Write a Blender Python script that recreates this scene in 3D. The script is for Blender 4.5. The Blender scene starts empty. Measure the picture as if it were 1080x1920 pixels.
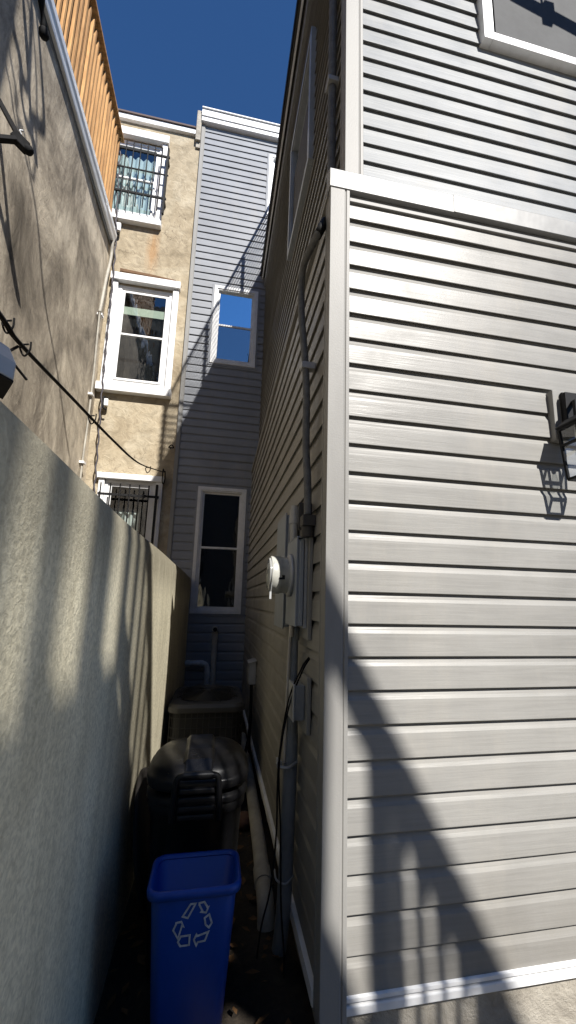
import bpy, bmesh, math, random
from mathutils import Vector, Matrix
random.seed(7)
sc = bpy.context.scene
col = sc.collection
# ------------------------------------------------------------------ camera
CR = ((0.97965562, 0.05882007, 0.19187252), (-0.19935243, 0.1751885, 0.96414086), (0.02309697, -0.98277627, 0.18335032))
cam = bpy.data.cameras.new('camera'); cam.sensor_fit = 'VERTICAL'; cam.sensor_height = 24
cam.lens = 24 * 798 / 1920; cam.shift_x = -30 / 1920; cam.shift_y = 20 / 1920
cam.clip_start = .02; cam.clip_end = 2000
co = bpy.data.objects.new('camera', cam); col.objects.link(co)
co.matrix_world = Matrix(((CR[0][0], -CR[0][1], -CR[0][2], 0), (CR[1][0], -CR[1][1], -CR[1][2], 0), (CR[2][0], -CR[2][1], -CR[2][2], 0), (0, 0, 0, 1)))
sc.camera = co
# ------------------------------------------------------------------ light
SUN = Vector((.705, -1.85, 1.88)).normalized()
EL = math.asin(SUN.z); AZ = math.atan2(SUN.x, SUN.y)
w = bpy.data.worlds.new("World"); sc.world = w; w.use_nodes = True
nt = w.node_tree; bg = nt.nodes['Background']; sky = nt.nodes.new('ShaderNodeTexSky'); sky.sky_type = 'NISHITA'
sky.sun_disc = False; sky.sun_elevation = EL; sky.sun_rotation = AZ; sky.air_density = 1.0; sky.dust_density = 0.05; sky.ozone_density = 10; sky.altitude = 600
hs = nt.nodes.new('ShaderNodeHueSaturation'); hs.inputs['Saturation'].default_value = 1.07; nt.links.new(sky.outputs[0], hs.inputs['Color']); nt.links.new(hs.outputs[0], bg.inputs[0]); bg.inputs[1].default_value = .073
sl = bpy.data.lights.new('sun', 'SUN'); sl.energy = 5; sl.angle = math.radians(.53); sl.color = (1, .96, .9)
so = bpy.data.objects.new('sun', sl); col.objects.link(so); so.rotation_euler = SUN.to_track_quat('Z', 'Y').to_euler()
sc.view_settings.view_transform = 'Standard'; sc.view_settings.look = 'None'; sc.view_settings.exposure = .85

# ------------------------------------------------------------------ materials
def mat(name, base, rough=.6, metal=0., spec=.5, build=None):
    m = bpy.data.materials.new(name); m.use_nodes = True
    n = m.node_tree; b = n.nodes['Principled BSDF']
    b.inputs['Base Color'].default_value = (*base, 1); b.inputs['Roughness'].default_value = rough
    b.inputs['Metallic'].default_value = metal; b.inputs['Specular IOR Level'].default_value = spec
    if build: build(n, b)
    return m
def N(n, t, **k):
    x = n.nodes.new('ShaderNode' + t)
    for a, v in k.items():
        if hasattr(x, a): setattr(x, a, v)
        else: x.inputs[a.replace('_', ' ')].default_value = v
    return x
def coords(n, sc_=(1, 1, 1), rot=(0, 0, 0)):
    tc = N(n, 'TexCoord'); mp = N(n, 'Mapping'); n.links.new(tc.outputs['Object'], mp.inputs[0])
    mp.inputs['Scale'].default_value = sc_; mp.inputs['Rotation'].default_value = rot
    return mp.outputs[0]
def noise(n, s, scale, detail=5, rough=.55, dist=0.):
    x = N(n, 'TexNoise'); n.links.new(s, x.inputs['Vector']); x.inputs['Scale'].default_value = scale
    x.inputs['Detail'].default_value = detail; x.inputs['Roughness'].default_value = rough; x.inputs['Distortion'].default_value = dist
    return x.outputs['Fac']
def ramp(n, f, pts):
    r = N(n, 'ValToRGB'); n.links.new(f, r.inputs[0]); e = r.color_ramp.elements
    while len(e) < len(pts): e.new(.5)
    for i, (p, c) in enumerate(pts): e[i].position = p; e[i].color = (*c, 1) if len(c) == 3 else c
    return r.outputs[0]
def mix(n, f, a, b, mode='MIX'):
    x = N(n, 'MixRGB'); x.blend_type = mode
    for i, v in ((0, f), (1, a), (2, b)):
        if hasattr(v, 'is_output'): n.links.new(v, x.inputs[i])
        elif isinstance(v, (int, float)): x.inputs[i].default_value = v
        else: x.inputs[i].default_value = (*v, 1)
    return x.outputs[0]
def math_(n, op, a, b=0., clamp=False):
    x = N(n, 'Math'); x.operation = op; x.use_clamp = clamp
    for i, v in ((0, a), (1, b)):
        if hasattr(v, 'is_output'): n.links.new(v, x.inputs[i])
        else: x.inputs[i].default_value = v
    return x.outputs[0]
def bump(n, b, h, st=.3, d=.01, prev=None):
    x = N(n, 'Bump'); n.links.new(h, x.inputs['Height']); x.inputs['Strength'].default_value = st; x.inputs['Distance'].default_value = d
    if prev: n.links.new(prev, x.inputs['Normal'])
    n.links.new(x.outputs[0], b.inputs['Normal']); return x.outputs[0]

def sepxyz(n):
    tc = N(n, 'TexCoord'); s = N(n, 'SeparateXYZ'); n.links.new(tc.outputs['Object'], s.inputs[0]); return s.outputs
def siding_mat(name, c, axis, rough=.4):
    def f(n, b):
        s = (2.2, 60, 60) if axis == 'x' else (60, 2.2, 60)
        g = noise(n, coords(n, s), 1.6, 6, .6, .6)
        bumpo = bump(n, b, g, .35, .0022)
        p = noise(n, coords(n), 1.7, 4, .6, .3)
        g2 = noise(n, coords(n, (1, 1, 1)), 90, 2)
        bump(n, b, g2, .12, .0012, bumpo)
        c2 = tuple(v * .86 for v in c); c3 = tuple(min(1, v * 1.07) for v in c)
        base = ramp(n, p, [(.3, c2), (.7, c3)])
        gr = ramp(n, g, [(.35, (.9, .9, .9)), (.6, (1, 1, 1))])
        base = mix(n, 1., base, gr, 'MULTIPLY')
        dust = ramp(n, noise(n, coords(n, (1, 1, .25)), 5, 5, .7), [(.52, (0, 0, 0)), (.8, (.3, .3, .3))])
        base = mix(n, dust, base, (.36, .33, .28)); s3 = sepxyz(n)
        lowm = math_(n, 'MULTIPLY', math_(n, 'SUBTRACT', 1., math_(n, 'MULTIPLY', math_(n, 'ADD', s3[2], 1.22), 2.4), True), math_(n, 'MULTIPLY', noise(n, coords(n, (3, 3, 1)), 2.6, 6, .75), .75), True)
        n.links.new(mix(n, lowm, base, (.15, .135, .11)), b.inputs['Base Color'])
        r = ramp(n, noise(n, coords(n), 6, 4), [(.3, (rough - .06,) * 3), (.7, (rough + .1,) * 3)]); n.links.new(r, b.inputs['Roughness'])
    return mat(name, c, rough, 0, .2, f)
M = {}
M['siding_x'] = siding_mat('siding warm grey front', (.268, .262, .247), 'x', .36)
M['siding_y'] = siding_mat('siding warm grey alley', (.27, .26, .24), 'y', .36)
M['siding_u'] = siding_mat('siding grey with sky glare tint', (.275, .285, .29), 'x', .4)  # upper boards tinted bluer; the sky's glare is put into the base colour
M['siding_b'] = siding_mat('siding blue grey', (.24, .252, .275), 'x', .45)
def trim_b(n, b):
    g = noise(n, coords(n), 160, 3, .6); bump(n, b, g, .35, .0015)
    p = noise(n, coords(n, (1, 1, .3)), 4, 5, .65)
    n.links.new(ramp(n, p, [(.3, (.215, .21, .2)), (.65, (.26, .255, .242)), (.9, (.28, .275, .26))]), b.inputs['Base Color'])
M['trim'] = mat('grey vinyl trim', (.46, .45, .42), .5, 0, .25, trim_b)
def metal_trim(n, b):
    p = noise(n, coords(n, (1, 1, 2)), 6, 5, .65)
    n.links.new(ramp(n, p, [(.3, (.19, .19, .187)), (.7, (.24, .24, .236))]), b.inputs['Base Color']); bump(n, b, noise(n, coords(n, (1, 1, 1)), 5, 3), .5, .006)
M['flash'] = mat('coated flashing', (.5, .49, .47), .45, .1, .3, metal_trim)
def white_b(n, b):
    p = noise(n, coords(n), 7, 6, .7)
    n.links.new(ramp(n, p, [(.3, (.66, .66, .65)), (.55, (.78, .78, .78)), (.8, (.8, .8, .79))]), b.inputs['Base Color']); bump(n, b, noise(n, coords(n), 40, 3), .1, .002)
M['white'] = mat('white paint', (.78, .78, .78), .4, 0, .5, white_b)
M['vinyl'] = mat('window vinyl', (.62, .63, .64), .4, 0, .5, lambda n, b: n.links.new(ramp(n, noise(n, coords(n), 9, 5, .7), [(.3, (.55, .55, .55)), (.6, (.66, .665, .67))]), b.inputs['Base Color']))
def dirty(c, s=6, amt=.6, bs=30, bd=.002):
    def f(n, b):
        p = noise(n, coords(n), s, 6, .7)
        n.links.new(ramp(n, p, [(.3, tuple(v * amt for v in c)), (.65, c)]), b.inputs['Base Color']); bump(n, b, noise(n, coords(n), bs, 4), .3, bd)
    return f
def stucco_tall(n, b):
    c = coords(n, (1, .75, .55))
    a = noise(n, c, 1.3, 9, .68, 1.4); d = noise(n, coords(n, (1, 1.5, .5), (.5, 0, 0)), 3.4, 9, .72, 1.1); e = noise(n, coords(n), 30, 6, .75, .3)
    k = ramp(n, a, [(.3, (.15, .128, .1)), (.44, (.33, .285, .225)), (.56, (.52, .455, .36)), (.72, (.66, .59, .475))])
    k = mix(n, .75, k, ramp(n, d, [(.3, (.38, .37, .36)), (.47, (.95, .94, .92)), (.64, (1.25, 1.24, 1.2))]), 'MULTIPLY')
    k = mix(n, .5, k, ramp(n, e, [(.3, (.66, .66, .66)), (.6, (1.05, 1.05, 1.05))]), 'MULTIPLY')
    n.links.new(k, b.inputs['Base Color'])
    x = bump(n, b, d, .5, .02); bump(n, b, e, .5, .006, x)
M['stucco_tall'] = mat('weathered grey stucco', (.3, .27, .22), .9, 0, .25, stucco_tall)
def beige(n, b):
    c = coords(n)
    a = noise(n, c, 2.2, 8, .6, .6); d = noise(n, c, 9, 7, .62, .8); e = noise(n, c, 60, 4, .6)
    k = ramp(n, a, [(.3, (.25, .205, .14)), (.5, (.35, .295, .21)), (.7, (.42, .37, .28))])
    k = mix(n, .55, k, ramp(n, d, [(.36, (.62, .6, .56)), (.52, (1., .98, .95)), (.66, (1.22, 1.22, 1.2))]), 'MULTIPLY')
    s = sepxyz(n)      # rust run below the barred window
    gx = math_(n, 'MULTIPLY', math_(n, 'ABSOLUTE', math_(n, 'ADD', s[0], 1.2)), 9.)
    gx = math_(n, 'SUBTRACT', 1., gx, True)
    gz = math_(n, 'SUBTRACT', 1., math_(n, 'MULTIPLY', math_(n, 'ABSOLUTE', math_(n, 'SUBTRACT', s[2], 4.98)), 2.), True)
    rm = math_(n, 'MULTIPLY', math_(n, 'MULTIPLY', gx, gz), math_(n, 'MULTIPLY', noise(n, coords(n, (6, 6, 1)), 3, 5), 2.6), True)
    k = mix(n, math_(n, 'MULTIPLY', rm, .6), k, (.33, .17, .06))
    cr = math_(n, 'ABSOLUTE', math_(n, 'SUBTRACT', noise(n, c, 1.1, 4, .7, .4), .5))
    cm = math_(n, 'SUBTRACT', 1., math_(n, 'MULTIPLY', cr, 330.), True)
    cm = math_(n, 'MULTIPLY', cm, math_(n, 'GREATER_THAN', noise(n, c, .8, 1), .5))
    k = mix(n, math_(n, 'MULTIPLY', cm, .75), k, (.1, .075, .05))
    n.links.new(k, b.inputs['Base Color'])
    x = bump(n, b, d, .55, .03); bump(n, b, e, .4, .005, x)
M['beige'] = mat('peeling beige stucco', (.5, .42, .3), .85, 0, .25, beige)
def lowwall(n, b):
    c = coords(n)
    v = noise(n, c, 75, 3, .6, .5); v2 = noise(n, c, 190, 3, .6)
    st = noise(n, coords(n, (1, 5, .8)), 2.2, 8, .72)
    a = noise(n, c, 2., 6, .6)
    k = ramp(n, a, [(.3, (.62, .57, .42)), (.7, (.79, .73, .55))])
    k = mix(n, .38, k, ramp(n, st, [(.36, (.62, .6, .56)), (.6, (1.08, 1.08, 1.08))]), 'MULTIPLY')
    k = mix(n, .8, k, ramp(n, v, [(.34, (.7, .7, .7)), (.62, (1.1, 1.1, 1.1))]), 'MULTIPLY')
    s = sepxyz(n)
    top = math_(n, 'MULTIPLY', math_(n, 'SUBTRACT', s[2], math_(n, 'ADD', -.2, math_(n, 'MULTIPLY', noise(n, coords(n, (1, 5, .6)), 3, 6, .7), .38))), 4.2, True)
    k = mix(n, math_(n, 'MULTIPLY', top, .72), k, (.2, .18, .135))
    sc1 = math_(n, 'GREATER_THAN', noise(n, coords(n, (1, 14, 2.2), (.35, 0, 0)), 2.3, 2, .5), .76)
    k = mix(n, math_(n, 'MULTIPLY', sc1, .35), k, (.42, .43, .43))
    n.links.new(k, b.inputs['Base Color'])
    x = bump(n, b, v, .42, .0045); bump(n, b, v2, .35, .002, x)
M['lowwall'] = mat('rough dash render', (.4, .36, .28), .9, 0, .2, lowwall)
def conc(n, b):
    c = coords(n); a = noise(n, c, 5, 9, .7, .5); e = noise(n, c, 45, 6, .7)
    n.links.new(ramp(n, a, [(.3, (.2, .18, .15)), (.55, (.36, .33, .28)), (.7, (.42, .39, .34))]), b.inputs['Base Color'])
    x = bump(n, b, a, .8, .03); bump(n, b, e, .6, .006, x)
M['concrete'] = mat('rough cement', (.35, .33, .28), .9, 0, .25, conc)
def soil(n, b):
    c = coords(n); a = noise(n, c, 6, 9, .7, .5); e = noise(n, c, 60, 6, .75)
    n.links.new(mix(n, .6, ramp(n, a, [(.3, (.02, .017, .013)), (.6, (.05, .04, .03)), (.75, (.09, .06, .035))]), ramp(n, e, [(.35, (.4, .4, .4)), (.7, (1.4, 1.3, 1.2))]), 'MULTIPLY'), b.inputs['Base Color'])
    bump(n, b, e, .8, .012)
M['soil'] = mat('damp soil', (.05, .04, .03), .9, 0, .3, soil)
def wood(n, b):
    g = noise(n, coords(n, (14, 14, 1.2)), 3, 7, .65, .8); p = noise(n, coords(n, (1, 8, .3)), 3, 2)
    k = mix(n, .8, ramp(n, g, [(.3, (.33, .17, .065)), (.55, (.52, .3, .125)), (.75, (.62, .39, .18))]), ramp(n, p, [(.32, (.5, .45, .4)), (.65, (1.1, 1.06, 1.))]), 'MULTIPLY')
    n.links.new(k, b.inputs['Base Color']); bump(n, b, g, .3, .003)
M['wood'] = mat('orange cedar', (.5, .28, .12), .7, 0, .3, wood)
M['wood_dark'] = mat('dark brown timber', (.16, .09, .045), .75, 0, .3, dirty((.16, .09, .045)))  # dark brown, tone varied by noise
M['black_metal'] = mat('black painted metal', (.01, .01, .011), .6, 0, .18, dirty((.012, .012, .013), 12, .6))
M['cable'] = mat('black rubber', (.012, .012, .013), .8, 0, .12, dirty((.016, .016, .017), 20, .5))
M['purple_cable'] = mat('dark cable', (.04, .035, .045), .6)
M['galv'] = mat('galvanised steel', (.36, .37, .38), .5, .3, .5, dirty((.42, .43, .44), 9, .75))
M['conduit'] = mat('grey plastic conduit', (.17, .18, .19), .5, 0, .5, dirty((.23, .245, .26), 7, .7))
M['box_grey'] = mat('grey enamelled box', (.22, .235, .255), .38, .1, .5, dirty((.31, .34, .38), 9, .8))
M['se_cable'] = mat('grey service cable sheath', (.12, .125, .13), .6, 0, .4, dirty((.15, .155, .16), 30, .5, 50))
M['pvc'] = mat('white plastic pipe', (.62, .62, .6), .45, 0, .5, dirty((.66, .66, .64), 8, .6))
M['pvc_dirty'] = mat('dirty plastic pipe', (.36, .33, .28), .6, 0, .5, dirty((.4, .37, .31), 5, .5))
M['copper_grey'] = mat('beige plastic pipe', (.38, .34, .29), .55, 0, .4, dirty((.6, .54, .45), 8, .75))
def plastic(c, r=.35):
    def f(n, b):
        p = noise(n, coords(n, (1, 1, .5)), 8, 6, .7)
        n.links.new(ramp(n, p, [(.3, c), (.8, tuple(v * 1.3 + .003 for v in c))]), b.inputs['Base Color'])
        n.links.new(ramp(n, p, [(.3, (r - .05,) * 3), (.75, (r + .2,) * 3)]), b.inputs['Roughness'])
        bump(n, b, noise(n, coords(n), 14, 3), .1, .002)
        du = ramp(n, noise(n, coords(n, (1, 1, .6)), 20, 9, .8), [(.5, (0, 0, 0)), (.8, (.03, .03, .03))])
        lk = b.inputs['Base Color'].links[0].from_socket; n.links.new(mix(n, du, lk, (.3, .29, .26)), b.inputs['Base Color'])
    return f
M['bin_black'] = mat('black plastic', (.008, .008, .009), .33, 0, .35, plastic((.007, .007, .008), .3))
M['bin_blue'] = mat('blue plastic', (.006, .075, .38), .35, 0, .5, plastic((.003, .045, .27), .33))
M['bin_mark'] = mat('white print', (.5, .52, .54), .6, 0, .3, dirty((.56, .58, .6), 70, .45))
M['lid'] = mat('dull black rubber', (.03, .027, .024), .7, 0, .4, dirty((.035, .03, .026)))
M['ac_shell'] = mat('bronze grey metal', (.2, .18, .165), .5, .1, .5, dirty((.045, .044, .043), 8, .7))
M['ac_wire'] = mat('brown coated wire', (.02, .019, .018), .5)
M['ac_fin'] = mat('dark coil fins', (.02, .02, .02), .7, .2)
M['gutter'] = mat('white aluminium', (.6, .63, .66), .35, .2, .5, dirty((.8, .82, .84), 4, .8))
M['asphalt_roof'] = mat('brown roofing', (.09, .065, .06), .85, 0, .3, dirty((.1, .075, .068), 8, .7))
M['dark'] = mat('dark interior', (.008, .008, .009), .9, 0, .2)
M['soffit'] = mat('dark soffit', (.05, .047, .043), .7)
M['curtain'] = mat('pale blue curtain', (.55, .66, .68), .9, 0, .2, dirty((.6, .7, .71), 5, .85))
M['curtain_w'] = mat('white net curtain', (.55, .57, .54), .9, 0, .2, dirty((.6, .62, .58), 5, .8))
M['blind'] = mat('pale green blind', (.5, .56, .45), .8)
M['brick'] = mat('grey brick', (.07, .068, .07), .9, 0, .3, dirty((.085, .08, .08), 4, .6))
M['screen'] = mat('grey insect screen', (.16, .165, .17), .75, 0, .3, dirty((.06, .062, .064), 9, .7, 300, .001))
def lensm(n, b): b.inputs['Transmission Weight'].default_value = .35
M['meter_ring'] = mat('pale grey meter body', (.5, .5, .47), .22, .2, .6, dirty((.55, .55, .5), 25, .75))
M['meter_face'] = mat('clear meter dome', (.55, .56, .55), .12, .0, .8, lensm)
def glass(name, refl, tint):
    m = bpy.data.materials.new(name); m.use_nodes = True; n = m.node_tree; n.nodes.clear()
    o = N(n, 'OutputMaterial'); g = N(n, 'BsdfGlossy'); g.inputs['Roughness'].default_value = .015; g.inputs['Color'].default_value = (.72, .92, 1, 1) if refl > .4 else (1, 1, 1, 1); t = N(n, 'BsdfTransparent'); t.inputs[0].default_value = (*tint, 1)
    lw = N(n, 'LayerWeight'); lw.inputs[0].default_value = .35; f = math_(n, 'ADD', math_(n, 'MULTIPLY', lw.outputs['Facing'], .35), refl, True)
    bp = N(n, 'Bump'); n.links.new(noise(n, coords(n, (3, 1, 1)), 2.6, 2), bp.inputs['Height']); bp.inputs['Strength'].default_value = .035; bp.inputs['Distance'].default_value = .06
    n.links.new(bp.outputs[0], g.inputs['Normal'])
    ms = N(n, 'MixShader'); n.links.new(f, ms.inputs[0]); n.links.new(t.outputs[0], ms.inputs[1]); n.links.new(g.outputs[0], ms.inputs[2]); n.links.new(ms.outputs[0], o.inputs[0])
    return m
M['glass'] = glass('window glass', .12, (.75, .8, .8))
M['glass_lowe'] = glass('coated window glass', .7, (.4, .45, .5))
M['glass_mid'] = glass('shade-tinted window glass', .3, (.3, .35, .4))  # dark tint and weaker gloss imitate shade in the lower sash's reflection
M['glass_clear'] = glass('lantern glass', .04, (.93, .94, .94))

# ------------------------------------------------------------------ mesh helpers
class MB:
    def __init__(s): s.v = []; s.f = []; s.sm = []
    def add(s, vs, fs, smooth=False):
        o = len(s.v); s.v += [tuple(v) for v in vs]
        for f in fs: s.f.append([o + i for i in f]); s.sm.append(smooth)
        return s
    def box(s, x0, x1, y0, y1, z0, z1):
        vs = [(x, y, z) for z in (z0, z1) for y in (y0, y1) for x in (x0, x1)]
        return s.add(vs, [(0, 2, 3, 1), (4, 5, 7, 6), (0, 1, 5, 4), (2, 6, 7, 3), (0, 4, 6, 2), (1, 3, 7, 5)])
    def obox(s, c, ax, ay, az):   # oriented box: centre and three half vectors
        c = Vector(c); ax = Vector(ax); ay = Vector(ay); az = Vector(az)
        vs = [c + ax * i + ay * j + az * k for k in (-1, 1) for j in (-1, 1) for i in (-1, 1)]
        return s.add(vs, [(0, 2, 3, 1), (4, 5, 7, 6), (0, 1, 5, 4), (2, 6, 7, 3), (0, 4, 6, 2), (1, 3, 7, 5)])
    def beam(s, a, b, w, h, up=(0, 0, 1)):
        a = Vector(a); b = Vector(b); d = (b - a); L = d.length; d.normalize()
        sd = d.cross(Vector(up)).normalized(); u = sd.cross(d).normalized()
        return s.obox((a + b) / 2, d * L / 2, sd * w / 2, u * h / 2)
    def prism(s, poly, T, a0, a1, smooth=False):   # T(p,q,a) -> world
        n = len(poly); vs = [T(p, q, a0) for p, q in poly] + [T(p, q, a1) for p, q in poly]
        return s.add(vs, [tuple(range(n))[::-1], tuple(range(n, 2 * n))] + [(i, (i + 1) % n, n + (i + 1) % n, n + i) for i in range(n)], smooth)
    def tube(s, pts, r, n=10, spline=False, cap=True):
        pts = [Vector(p) for p in pts]
        if spline: pts = catmull(pts, 8)
        rr = r if callable(r) else (lambda t: r)
        d0 = (pts[1] - pts[0]).normalized(); ref = Vector((0, 0, 1)) if abs(d0.z) < .9 else Vector((1, 0, 0))
        u = d0.cross(ref).normalized(); vs = []; L = len(pts)
        for i, p in enumerate(pts):
            d = ((pts[min(i + 1, L - 1)] - pts[max(i - 1, 0)])).normalized()
            u = (u - d * u.dot(d)).normalized(); v = d.cross(u)
            for k in range(n):
                a = 2 * math.pi * k / n; vs.append(p + (u * math.cos(a) + v * math.sin(a)) * rr(i / (L - 1)))
        fs = [(i * n + k, i * n + (k + 1) % n, (i + 1) * n + (k + 1) % n, (i + 1) * n + k) for i in range(L - 1) for k in range(n)]
        s.add(vs, fs, True)
        if cap:
            s.add([vs[k] for k in range(n)], [tuple(range(n))[::-1]]); s.add([vs[(L - 1) * n + k] for k in range(n)], [tuple(range(n))])
        return s
    def loft(s, rings, smooth=True, capa=True, capb=True):
        n = len(rings[0]); vs = [p for r in rings for p in r]
        fs = [(i * n + k, i * n + (k + 1) % n, (i + 1) * n + (k + 1) % n, (i + 1) * n + k) for i in range(len(rings) - 1) for k in range(n)]
        if capa: fs.append(tuple(range(n))[::-1])
        if capb: fs.append(tuple(range((len(rings) - 1) * n, len(rings) * n)))
        return s.add(vs, fs, smooth)
    def lathe(s, c, axis, prof, n=32):   # prof: (along, radius)
        c = Vector(c); a = Vector(axis).normalized(); ref = Vector((0, 0, 1)) if abs(a.z) < .9 else Vector((1, 0, 0))
        u = a.cross(ref).normalized(); v = a.cross(u)
        return s.loft([[c + a * h + (u * math.cos(2 * math.pi * k / n) + v * math.sin(2 * math.pi * k / n)) * max(r, 1e-4) for k in range(n)] for h, r in prof])
def catmull(p, m):
    o = []; P = [p[0] * 2 - p[1]] + p + [p[-1] * 2 - p[-2]]
    for i in range(1, len(P) - 2):
        for j in range(m):
            t = j / m; a, b, c, d = P[i - 1], P[i], P[i + 1], P[i + 2]
            o.append(.5 * ((2 * b) + (c - a) * t + (2 * a - 5 * b + 4 * c - d) * t * t + (3 * b - a - 3 * c + d) * t ** 3))
    o.append(p[-1]); return o
def worg(o): return o['_w'] if o is not None and '_w' in o else (0, 0, 0)
ORG = {}
def link(o, parent):
    col.objects.link(o)
    if parent is not None:
        o.parent = parent; L = ORG.get(parent.name, Vector((0, 0, 0))); o.location = -L
        ORG[o.name] = Vector((0, 0, 0))
def obj(name, mb, m, parent=None, bevel=0, recalc=True, label=None, seg=2, weld=False):
    me = bpy.data.meshes.new(name); me.from_pydata(mb.v, [], mb.f); me.polygons.foreach_set('use_smooth', mb.sm)
    if recalc or weld:
        b = bmesh.new(); b.from_mesh(me)
        if weld: bmesh.ops.remove_doubles(b, verts=b.verts, dist=1e-5)
        if recalc: bmesh.ops.recalc_face_normals(b, faces=b.faces)
        b.to_mesh(me); b.free()
    me.materials.append(M[m] if isinstance(m, str) else m)
    o = bpy.data.objects.new(name, me); link(o, parent)
    if bevel:
        bv = o.modifiers.new('bevel', 'BEVEL'); bv.width = bevel; bv.segments = seg; bv.limit_method = 'ANGLE'; bv.angle_limit = math.radians(40)
    if label: o['label'] = label
    return o
def tag(o, label, cat, group=None):
    o['label'] = label; o['category'] = cat
    if group: o['group'] = group
    return o
def thing(name, label, cat, loc, group=None):
    o = bpy.data.objects.new(name, None); col.objects.link(o); o.location = loc; ORG[o.name] = Vector(loc); o.empty_display_size = .1
    return tag(o, label, cat, group)
def struct(o): o['kind'] = 'structure'; return o
TY = lambda P: (lambda u, wv, z: (u, P - wv, z))      # wall facing the camera (-y): u = x
TX = lambda P: (lambda u, wv, z: (P - wv, u, z))      # alley wall facing -x: u = y
def TB(mb, T, u0, u1, w0, w1, z0, z1):
    a = T(u0, w0, z0); b = T(u1, w1, z1)
    return mb.box(min(a[0], b[0]), max(a[0], b[0]), min(a[1], b[1]), max(a[1], b[1]), z0, z1)
DUTCH = [(0, .017), (.60, .0145), (.70, .0135), (.80, .008), (.92, .0035), (1, .003)]
CLAP = [(0, .0155), (.5, .009), (1, .0025)]
def siding(name, T, u0, u1, z0, z1, e, zref, prof, m, parent, holes=(), wob=0.0012):
    """horizontal lapped courses, cut round the window openings"""
    k0 = math.floor((z0 - zref) / e); pts = []
    k = k0
    while zref + k * e < z1 + e:
        zz = zref + k * e; dw = random.uniform(-wob, wob)
        pts.append((zz + .0095, prof[-1][1] - .001, k)); pts.append((zz + .0100, prof[0][1] - .0045, k)); pts.append((zz, prof[0][1] - .0025 + dw, k)); pts.append((zz + .0002, prof[0][1] - .0005 + dw, k)); pts.append((zz + .002, prof[0][1] + dw, k))
        for p, wv in prof[1:]: pts.append((zz + p * e, wv + (dw if p < .95 else 0), k))
        k += 1
    mb = MB()
    us = sorted({u0, u1} | {h[0] for h in holes} | {h[1] for h in holes}); us = [u for u in us if u0 <= u <= u1]
    def seg(a, b, za, zb):
        if zb - za < .003: return
        line = [p for p in pts if za < p[0] < zb]
        def at(z):
            for i in range(len(pts) - 1):
                if pts[i][0] <= z <= pts[i + 1][0]:
                    t = (z - pts[i][0]) / max(1e-9, pts[i + 1][0] - pts[i][0]); return pts[i][1] * (1 - t) + pts[i + 1][1] * t
            return prof[0][1]
        line = [(za, at(za))] + [(p[0], p[1]) for p in line] + [(zb, at(zb))]
        vs = []; n = max(1, int((b - a) / .45))
        for j in range(n + 1):
            u = a + (b - a) * j / n
            for z, wv in line: vs.append(T(u, wv + (.0011 * math.sin(u * 5.1 + z * 9.7) if wv > .006 else 0), z))
        L = len(line)
        mb.add(vs, [(j * L + i, j * L + i + 1, (j + 1) * L + i + 1, (j + 1) * L + i) for j in range(n) for i in range(L - 1)])
    for a, b in zip(us[:-1], us[1:]):
        mid = (a + b) / 2; cuts = sorted([(h[2], h[3]) for h in holes if h[0] < mid < h[1]])
        z = z0
        for ha, hb in cuts:
            seg(a, b, z, min(ha, z1)); z = max(z, hb)
        if z < z1: seg(a, b, z, z1)
    return obj(name, mb, m, parent, recalc=False)
def wall_holes(T, u0, u1, z0, z1, th, holes):
    mb = MB(); us = sorted({u0, u1} | {h[0] for h in holes} | {h[1] for h in holes})
    for a, b in zip(us[:-1], us[1:]):
        mid = (a + b) / 2; z = z0
        for ha, hb in sorted([(h[2], h[3]) for h in holes if h[0] < mid < h[1]]):
            TB(mb, T, a, b, -th, 0, z, ha); z = hb
        TB(mb, T, a, b, -th, 0, z, z1)
    # one flat continuous skin is drawn by merging the coplanar pieces
    return mb
def frame(mb, T, u0, u1, z0, z1, w_, wa, wb, bot=None):
    bt = bot or w_
    TB(mb, T, u0, u0 + w_, wa, wb, z0, z1); TB(mb, T, u1 - w_, u1, wa, wb, z0, z1)
    TB(mb, T, u0 + w_, u1 - w_, wa, wb, z1 - w_, z1); TB(mb, T, u0 + w_, u1 - w_, wa, wb, z0, z0 + bt)
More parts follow.
